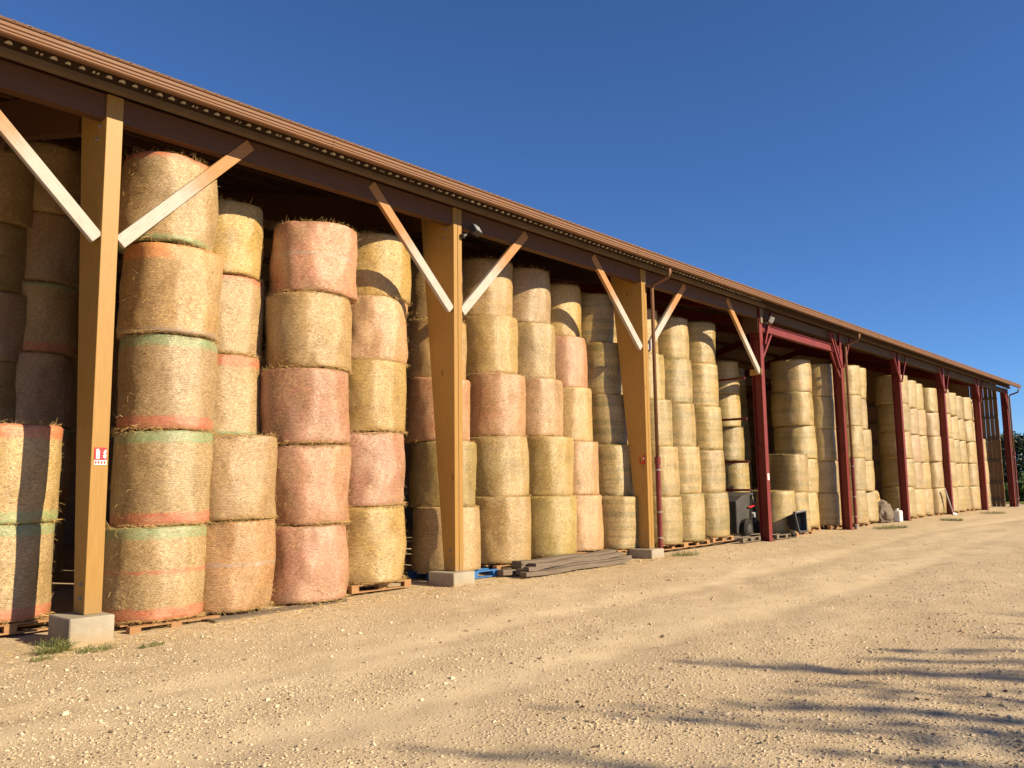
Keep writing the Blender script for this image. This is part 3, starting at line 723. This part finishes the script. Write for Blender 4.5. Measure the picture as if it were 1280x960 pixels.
for si, (where, yc, r, z0, z1, xs, tones, bands, banding, pal) in enumerate(STACKS):
    n = len(xs); h = (z1-z0)/n; near = 1 if si < 5 or si >= 32 else 2 if si < 9 else 0
    hs = [rng.uniform(.965, 1.035) for _ in range(n)]; hs = [h*q/(sum(hs)/n) for q in hs]
    for k in range(n):
        y = yc[k] if isinstance(yc, list) else yc
        bd = bands.get(k, ('', '', '')); 
        desc = TNAME[tones[k]]
        if where.startswith('lone'): lab = 'lone pale yellow hay bale right beside the first red post'
        else:
            lab = f'{desc}, {LEVELS[n][k].replace(" bale", "")} of the {where}'
            words = len(lab.split())
            if words <= 11 and (bd[0] or bd[1]):
                ex = ' and '.join([f'{BN[bd[0]]} top band'] * bool(bd[0]) + [f'{BN[bd[1]]} base'] * bool(bd[1]))
                lab2 = f'{desc} with {ex}, {LEVELS[n][k].replace(" bale", "")} of the {where}'
                if len(lab2.split()) <= 16: lab = lab2
        jit = rng.uniform(-.015, .015)
        make_bale(xs[k]+jit, y+rng.uniform(-.02, .02), z0+sum(hs[:k])+.001, r*rng.uniform(.975, 1.015), hs[k]*(.994 if near == 1 else 1.012), tones[k], bd, banding, lab, near, k == n-1, 'round bales stacked in the barn')
    if pal: PALLETS.append((xs[0], (yc[0] if isinstance(yc, list) else yc), z0, pal, where))

# ------------------------------------------------------------------ pallets
def pallet_meshes(mat):
    a = MB(); a.box((-.6, -.05, .10), (.6, .05, .122))
    b = MB(); b.box((-.07, -.05, .02), (.07, .05, .10))
    c = MB(); c.box((-.6, -.05, 0), (.6, .05, .02))
    return a.mesh('deck_board', mat), b.mesh('block', mat), c.mesh('base_board', mat)
PM = {'wood': pallet_meshes(M_PALLET), 'blue': pallet_meshes(M_BLUE), 'grey': pallet_meshes(M_OLDWOOD)}
def pallet(x, y, ztop, kind, label, rz=0):
    e = empty('pallet', (x, y, ztop-.122)); e.rotation_euler[2] = rz; tag(e, label, 'pallet', 'pallets under the bale stacks')
    A, B, C_ = PM[kind]
    for yy in (-.52, -.26, 0, .26, .52): o = link('deck_board', A, e); o.location = (0, yy, 0)
    for yy in (-.52, 0, .52):
        o = link('base_board', C_, e); o.location = (0, yy, 0)
        for xx in (-.53, 0, .53): o = link('block', B, e); o.location = (xx, yy, 0)
for i, (x, y, z0, kind, where) in enumerate(PALLETS):
    k = 'blue' if kind == 'blue' else 'wood'
    w = {'blue': 'blue painted pallet'}.get(kind, 'brown wooden pallet')
    pallet(x + (.12 if kind == 'blue' else 0), y+(.10 if i > 1 else -.03) - (.16 if kind == 'blue' else 0), z0-.002, k, f'{w} under the {where}', rng.uniform(-.05, .05))
# grey boards lying under the second and third stacks
for j, (xa, xb, ya, lab) in enumerate(((1.55, 4.3, .02, 'long grey board lying under the pink third stack right of the fire-sign post'),)):
    mb = MB(); mb.box((-1.35, -.16, 0), (1.35, .16, .035)); o = mb.build('board', M_OLDWOOD); o.location = (2.75, .16, -.155); o.rotation_euler[2] = .05; tag(o, lab, 'board')

# ------------------------------------------------------------------ weathered planks in front of the stacks
PL = [  # x, y, z, length, width, thick, rz, label
 (9.25, -.30, -.045, 3.7, .17, .07, .03, 'grey weathered plank lying lowest and nearest the yard in the plank pile'),
 (9.55, -.08, -.045, 3.9, .20, .10, .02, 'thick grey beam on the ground in the middle of the plank pile'),
 (8.9, .13, -.045, 3.1, .18, .09, .0, 'grey plank on the ground nearest the bales in the plank pile'),
 (9.50, -.10, .062, 3.3, .19, .08, .055, 'pale grey plank resting on the middle beam of the plank pile'),
 (9.45, .10, .062, 3.5, .22, .12, .03, 'wide grey beam on top of the plank pile against the bales'),
 (8.3, -.20, .03, 1.3, .12, .07, .16, 'short dark offcut sticking out at the left end of the plank pile'),
]
for x, y, z, L, w, t, rz, lab in PL:
    x -= .45; L *= .9
    mb = MB(); n = 10; vs = []; fs = []
    for k in range(n+1):
        xx = -L/2 + L*k/n; wob = rng.uniform(-.008, .008); zz = .012*math.sin(k*1.1+x)
        e0 = rng.uniform(-.05, .05) if k in (0, n) else 0
        for (yy, z_) in ((-w/2, 0), (w/2, 0), (w/2, t), (-w/2, t)): vs.append((xx+e0*(1 if yy > 0 else -.4), yy+wob, z_+zz+rng.uniform(-.004, .004)))
        if k: a = (k-1)*4; fs += [(a, a+1, a+5, a+4), (a+1, a+2, a+6, a+5), (a+2, a+3, a+7, a+6), (a+3, a, a+4, a+7)]
    fs += [(3, 2, 1, 0), tuple(n*4+i for i in range(4))]; mb.add(vs, fs)
    o = mb.build('plank', M_OLDWOOD); o.location = (x, y, z); o.rotation_euler[2] = rz; tag(o, lab, 'plank', 'planks in the pile by the black-floodlight post')

# ------------------------------------------------------------------ signs and lamps
def fire_sign(x0, x1, z0, z1, y):
    w, h = x1-x0, z1-z0; e = empty('fire_sign', ((x0+x1)/2, y, z0)); tag(e, 'small red and white fire extinguisher sign on the first honey-coloured timber post', 'sign')
    mb = MB(); mb.box((-w/2, -.004, h*.28), (w/2, 0, h)); mb.build('sign_panel', M_SIGNRED, e)
    mb = MB(); mb.box((-w/2, -.004, 0), (w/2, 0, h*.27)); mb.build('caption_panel', M_SIGNWHITE, e)
    mb = MB(); mb.box((-w*.36, -.008, h*.36), (-w*.08, -.004, h*.82)); mb.box((-w*.28, -.008, h*.82), (-w*.16, -.004, h*.92)); mb.box((-w*.40, -.0078, h*.86), (-w*.18, -.004, h*.90)); mb.build('extinguisher_symbol', M_SIGNWHITE, e)
    mb = MB()
    pts = [(.40, .36), (.22, .42), (.18, .54), (.30, .60), (.20, .68), (.26, .80), (.40, .90), (.45, .74), (.36, .66), (.46, .56)]
    mb.add([(px*w, -.008, pz*h) for px, pz in pts] + [(px*w, -.004, pz*h) for px, pz in pts], [tuple(range(10))] + [(i, (i+1) % 10, 10+(i+1) % 10, 10+i) for i in range(10)]); mb.build('flame_symbol', M_SIGNWHITE, e)
    mb = MB()
    for i in range(4): mb.box((-w*.44+i*w*.235, -.007, h*.06), (-w*.44+i*w*.235+w*.15, -.004, h*.21))
    mb.build('caption_marks', M_SIGNRED, e)
fire_sign(-.168, -.022, 1.87, 2.075, -.003)
e = empty('hook_sign', (11.797, .10, 2.0)); tag(e, 'small red hook sign on the shaded side of the timber downpipe post', 'sign')
mb = MB(); mb.box((-.012, -.05, .0), (0, .0, .20)); mb.box((-.012, .07, 0.0), (0, .085, .15)); mb.box((-.012, .0, 0), (0, .07, .03)); mb.build('hook_panel', M_SIGNRED, e)
mb = MB(); mb.box((-.016, -.04, .10), (-.012, -.01, .15)); mb.build('hook_mark', M_SIGNWHITE, e)
mb = MB(); mb.box((17.86, -.008, 1.62), (17.96, -.003, 1.80)); o = mb.build('white_plate', M_SIGNWHITE); tag(o, 'small blank white plate on the front of the first red post', 'sign')

def floodlight(loc, rz, tilt, body, label):
    e = empty('floodlight', loc); e.rotation_euler = (0, 0, rz); tag(e, label, 'floodlight')
    mb = MB(); mb.tube([(0, .0, -.10), (0, -.06, -.10)], .045, 10); mb.bar((0, -.05, -.10), (.10, -.12, -.03), .03, .03); mb.build('bracket', M_BLACK, e)
    h_ = MB(); h_.box((-.13, -.07, -.08), (.13, .04, .08))
    for k in range(5): h_.box((-.11+k*.05, .04, -.07), (-.095+k*.05, .065, .07))
    ho = h_.build('lamp_housing', body, e, bevel=.008); ho.location = (.16, -.19, .02); ho.rotation_euler = (tilt, 0, 0)
    g_ = MB(); g_.box((-.11, -.078, -.062), (.11, -.071, .062)); g_.build('lamp_glass', M_GLASS, ho)
floodlight((6.0-.02, -.01, 6.08), .35, R_(-28), M_BLACK, 'black floodlight near the head of the second timber post')
floodlight((18.03, -.05, 6.12), .5, R_(25), M_PALE, 'pale floodlight at the head of the first red post')

# ------------------------------------------------------------------ black machine parked by the first red post
mach = tag(empty('farm_machine', (18.9, 1.4, 0)), 'small black farm machine half hidden behind the first red post', 'machine')
mb = MB()
prof = [(-.95, .12), (.0, .12), (.5, .35), (.5, 1.12), (.1, 1.28), (-.55, 1.18), (-.95, 1.02)]
mb.add([(x, -.38, z) for x, z in prof] + [(x, .38, z) for x, z in prof], [tuple(range(7)), tuple(range(7, 14))[::-1]] + [(i, (i+1) % 7, 7+(i+1) % 7, 7+i) for i in range(7)])
mb.build('body_panel', M_DARKGREY, mach, bevel=.02)
for px, pz, qx, qz in ((-.2, .25, -.05, 1.2), (-.05, 1.2, .35, .5), (.12, .3, .3, 1.12), (-.5, .5, .4, .62)):
    mb = MB(); mb.bar((px, -.42, pz), (qx, -.42, qz), .035, .035, (0, 1, 0)); mb.build('frame_rod', M_GREY if px > -.1 else M_BLACK, mach)
mb = MB(); mb.bar((-.3, -.43, .85), (.4, -.43, .92), .04, .04, (0, 1, 0)); mb.build('red_lever', M_SIGNRED, mach)
mb = MB(); mb.tube([(.02, -.40, .62), (.02, -.47, .62)], [.09, .075], 14); lo = mb.build('headlamp', M_PALE, mach); mb = MB(); mb.tube([(.02, -.471, .62), (.02, -.476, .62)], .06, 14); mb.build('lens', M_GLASS, lo)
for wx in (-.55, .35):
    mb = MB(); mb.tube([(wx, -.56, .26), (wx, -.52, .26), (wx, -.42, .26), (wx, -.39, .26)], [.22, .27, .27, .22], 20); w_ = mb.build('wheel', M_RUBBER, mach); mb = MB(); mb.tube([(wx, -.565, .26), (wx, -.50, .26)], .13, 14); mb.build('rim', M_DARKGREY, w_)
bkt = tag(empty('loader_bucket', (19.55, -.12, .06)), 'black open-backed loader bucket tilted up right of the first red post', 'bucket')
mb = MB()
for pts in (((-.34, 0, .62), (.42, 0, .66), (.20, -.10, .08), (-.34, -.1, .10)),):
    a, b, c, d = [Vector(p) for p in pts]; 
    for p, q in ((a, b), (b, c), (c, d), (d, a)): mb.bar(p, q, .05, .07, (0, 1, 0))
mb.build('rim_frame', M_DARKGREY, bkt)
mb = MB(); mb.add([(-.34, .02, .60), (.40, .02, .64), (.19, -.07, .08), (-.34, -.07, .10), (-.34, .22, .52), (.30, .22, .55), (.14, .16, .14), (-.34, .16, .16)], [(4, 5, 6, 7), (0, 1, 5, 4), (1, 2, 6, 5), (2, 3, 7, 6), (3, 0, 4, 7)]); mb.build('back_plate', M_BLACK, bkt)
mb = MB(); mb.bar((-.30, -.025, .645), (.38, -.025, .68), .03, .05, (0, 1, 0)); mb.build('top_lip', M_GREY, bkt)
mb = MB(); mb.tube([(.0, .0, .0), (.0, .05, .16)], .03, 8); mb.tube([(-.2, .1, .0), (-.2, .1, .2)], .03, 8); mb.build('foot', M_GREY, bkt)
pallet(17.1, .75, .10, 'grey', 'low grey pallet on the ground left of the first red post', .06)
pallet(18.9, .55, .10, 'grey', 'grey pallet on the ground below the black farm machine', -.04)

# rubbish by the third red post
def lump(name, loc, size, mat, label, cat, seed, rough=.35):
    bm = bmesh.new(); bmesh.ops.create_icosphere(bm, subdivisions=4, radius=1)
    of = Vector((seed*3.1, seed*1.7, seed))
    for v in bm.verts:
        p = v.co.copy(); v.co *= 1 + rough*noise.noise(p*1.6+of) + rough*.4*noise.noise(p*4+of)
        v.co = Vector((v.co.x*size[0], v.co.y*size[1], max(v.co.z, -.55)*size[2]))
    me = bpy.data.meshes.new(name); bm.to_mesh(me); bm.free(); me.materials.append(mat); o = link(name, me); o.location = loc; tag(o, label, cat); return o
lump('sack', (28.4, .55, .32), (.62, .42, .50), M_OLDWOOD, 'grey crumpled sack heap on the ground left of the third red post', 'sack', 3)
o = lump('straw_clump', (28.2, .95, .85), (.42, .40, .42), M_FRINGE, 'torn yellow straw clump on top of the grey sack heap', 'straw clump', 5)
can = tag(empty('white_can', (29.05, .15, ground_z(29))), 'small white plastic can standing left of the third red post', 'can')
mb = MB(); mb.box((-.16, -.13, 0), (.16, .13, .42)); mb.build('can_body', M_WHITE, can, bevel=.03)
mb = MB(); mb.tube([(-.08, 0, .42), (-.08, 0, .49)], .05, 10); mb.build('cap', M_WHITE, can); mb = MB(); mb.bar((-.02, 0, .47), (.13, 0, .47), .03, .03); mb.bar((.12, 0, .42), (.12, 0, .48), .03, .03); mb.build('handle', M_WHITE, can)
mb = MB(); mb.tube([(35.3, -.15, .08), (35.05, .05, 1.15)], .028, 8); mb.tube([(35.38, -.22, .09), (35.28, -.13, .13)], .05, 8); o = mb.build('metal_rod', M_GREY); tag(o, 'grey metal rod leaning beside the fourth red post', 'rod')

# ------------------------------------------------------------------ grass tufts
def tuft(x, y, n, rad, hgt, label):
    a = nr.uniform(0, 6.28, n); rr = rad*np.sqrt(nr.random(n)); px = x+rr*np.cos(a); py = y+rr*np.sin(a)*.6
    d = np.stack([np.cos(a)*.5+nr.normal(0, .4, n), np.sin(a)*.5+nr.normal(0, .4, n), np.abs(nr.normal(1, .35, n))], -1)
    V, Fq = strands(n, np.stack([px-x, py-y, surf(px, py)-ground_z(x)], -1), nr.uniform(.4, 1.1, n)*hgt, nr.uniform(.002, .0042, n), d, bend=.5)
    o = link('grass_tuft', np_mesh('grass_tuft', V, Fq, M_GRASS, False)); o.location = (x, y, ground_z(x)); tag(o, label, 'grass tuft', 'grass tufts on the gravel')
tuft(-.62, -.30, 160, .16, .17, 'small green grass tuft at the left side of the first concrete footing')
tuft(-.30, -.58, 130, .20, .07, 'low flat grass tuft in front of the first concrete footing')
tuft(.22, -.85, 90, .14, .05, 'thin grass tuft on the gravel right of the first concrete footing')
tuft(-.85, -.62, 60, .12, .06, 'sparse grass tuft left of the first concrete footing, nearest the camera')
tuft(12.7, -.35, 200, .4, .12, 'grass tuft at the foot of the timber downpipe')
tuft(24.9, -.9, 420, .8, .12, 'wide green grass tuft in front of the second red post')
tuft(30.9, -1.2, 420, .6, .11, 'grass tuft in front of the third red post')
tuft(37.0, -1.3, 300, .8, .12, 'grass tuft right of the fourth red post')

# ------------------------------------------------------------------ trees
def leaf_mesh(name, centres, n, size, mat):
    c = centres[nr.integers(0, len(centres), n)]; rad = c[:, 3:4]
    off = nr.normal(0, 1, (n, 3)); off /= np.linalg.norm(off, axis=1, keepdims=True); off *= rad*nr.random((n, 1))**.45*np.array([1, 1, .8])
    p = c[:, :3]+off; s = size*nr.uniform(.6, 1.3, (n, 1))
    a = nr.normal(0, 1, (n, 3)); a /= np.linalg.norm(a, axis=1, keepdims=True); b = np.cross(a, nr.normal(0, 1, (n, 3))); b /= np.linalg.norm(b, axis=1, keepdims=True)
    nn = np.cross(a, b)
    V = np.stack([p-a*s, p+b*s*.45+nn*s*.12, p+a*s, p-b*s*.45+nn*s*.12], 1).reshape(-1, 3)
    f = np.arange(4*n).reshape(n, 4); return np_mesh(name, V, f, mat, False)
def tree(loc, h, cr, label, leafmat, n, size, seed, cat='tree', group=None, clumps=34, trunk_h=.30, squash=1.0):
    r = random.Random(seed); e = empty('tree', loc); tag(e, label, cat, group); mb = MB()
    th = h*.85; pts = [(r.uniform(-.1, .1)*k*.4, r.uniform(-.1, .1)*k*.4, th*k/7) for k in range(8)]
    mb.tube(pts, [h*.024*(1-k/8.5) for k in range(8)], 9)
    cl = []
    for k in range(clumps):
        t = trunk_h + (1-trunk_h)*((k+.5)/clumps); z = h*t; prof = math.sin(math.pi*min(1, (t-trunk_h)/(1-trunk_h)*.86+.14))**.7
        a = k*2.4+r.uniform(-.4, .4); rr = cr*prof*r.uniform(.35, 1.0); x, y = rr*math.cos(a), rr*math.sin(a)
        cl.append((x, y, z, cr*r.uniform(.16, .30)*squash))
        base = Vector(pts[min(7, int(7*max(0.12, t-.15)))]); tip = Vector((x, y, z)); mid = base.lerp(tip, .5)+Vector((0, 0, -.05*h*.2))
        mb.tube([base, mid, tip], [h*.008, h*.005, h*.002], 5)
    mb.build('trunk', M_BARK, e, smooth=True)
    link('crown', leaf_mesh('crown', np.array(cl), n, size, leafmat), e)
    return e
# the yard trees behind the photographer's right, whose shadows fall across the gravel
YT = []                                   # (x, y, height): the row stands south of the yard
for tx, ty, h in ((.3, -6.5, 9.6), (1.6, -6.0, 10.4), (3.1, -5.5, 10.9), (3.9, -6.9, 9.8), (5.2, -7.6, 9.4), (8.0, -7.6, 10.2), (11.6, -7.2, 10.4), (2.4, -7.2, 8.8)):
    YT.append((tx - .35 + .35*h/.58, ty - h/.58, h))
ORD = ['nearest the left end', 'second', 'third', 'fourth', 'fifth', 'sixth', 'farthest', 'shortest']
def shoot_tree(loc, h, label, seed):
    r = random.Random(seed); e = empty('tree', loc); tag(e, label, 'tree', 'trees across the yard'); mb = MB()
    top = Vector((r.uniform(-.2, .2), r.uniform(-.2, .2), h*.97))
    mb.tube([(0, 0, -.1), (r.uniform(-.1, .1), 0, h*.3), top*.6, top], [.13, .10, .06, .012], 8)
    P = []; S = []
    for k in range(15):
        t0 = .22+.6*k/15; a = k*2.4+r.uniform(-.5, .5); b = top*t0; out = r.uniform(.25, .95)
        L = h*r.uniform(.16, .30); c = b+Vector((math.cos(a)*out*.6, math.sin(a)*out*.6, L*.35)); d = b+Vector((math.cos(a)*out, math.sin(a)*out, min(L, h*1.0-b.z)))
        mb.tube([b, c, d], [.03, .018, .005], 5)
        for q in range(9):
            w = .25+.75*q/8; p = (b.lerp(c, w*2) if w < .5 else c.lerp(d, w*2-1)); P.append((*p, .17*(1-.55*w)+.03))
    for q in range(14): P.append((*(top*(.55+.45*q/13)), .22*(1-.7*q/13)+.03))
    mb.build('trunk', M_BARK, e, smooth=True)
    link('crown', leaf_mesh('crown', np.array(P), 1550, .075, M_LEAF), e)
for j, (x, y, h) in enumerate(YT):
    shoot_tree((x, y, ground_z(x)), h, f'slender leafy tree, {ORD[j]} in the row across the yard', 40+j)
# beyond the end of the barn
tree((96, 9.6, 0), 5.6, 4.2, 'dark rounded tree beyond the far end of the barn', M_LEAF_DARK, 9000, .22, 71, clumps=60, trunk_h=.1, squash=1.3)
tree((104, 2.0, 0), 6.2, 5.0, 'dark tree at the right edge beyond the barn', M_LEAF_DARK, 9000, .22, 72, clumps=60, trunk_h=.1, squash=1.3)
for j, (x, y, s, lab) in enumerate(((60, 2.2, 1.6, 'low green bush just beyond the far corner of the barn'), (66, .6, 1.9, 'rounded green bush in the field beyond the barn'), (75, 3.0, 2.4, 'larger green bush below the dark trees beyond the barn'))):
    e = empty('bush', (x, y, .08)); tag(e, lab, 'bush', 'bushes beyond the barn')
    cl = np.array([(nr.normal(0, s*.5), nr.normal(0, s*.5), abs(nr.normal(s*.35, s*.2)), s*.35) for _ in range(26)])
    link('foliage', leaf_mesh('foliage', cl, 4000, .13, M_BUSH), e)
    mb = MB()
    for k in range(6): mb.tube([(0, 0, -.1), (cl[k][0]*.5, cl[k][1]*.5, cl[k][2]*.6), tuple(cl[k][:3])], [.05, .03, .01], 5)
    mb.build('stem', M_BARK, e)
print('bales', bcount, 'objects', len(bpy.data.objects))
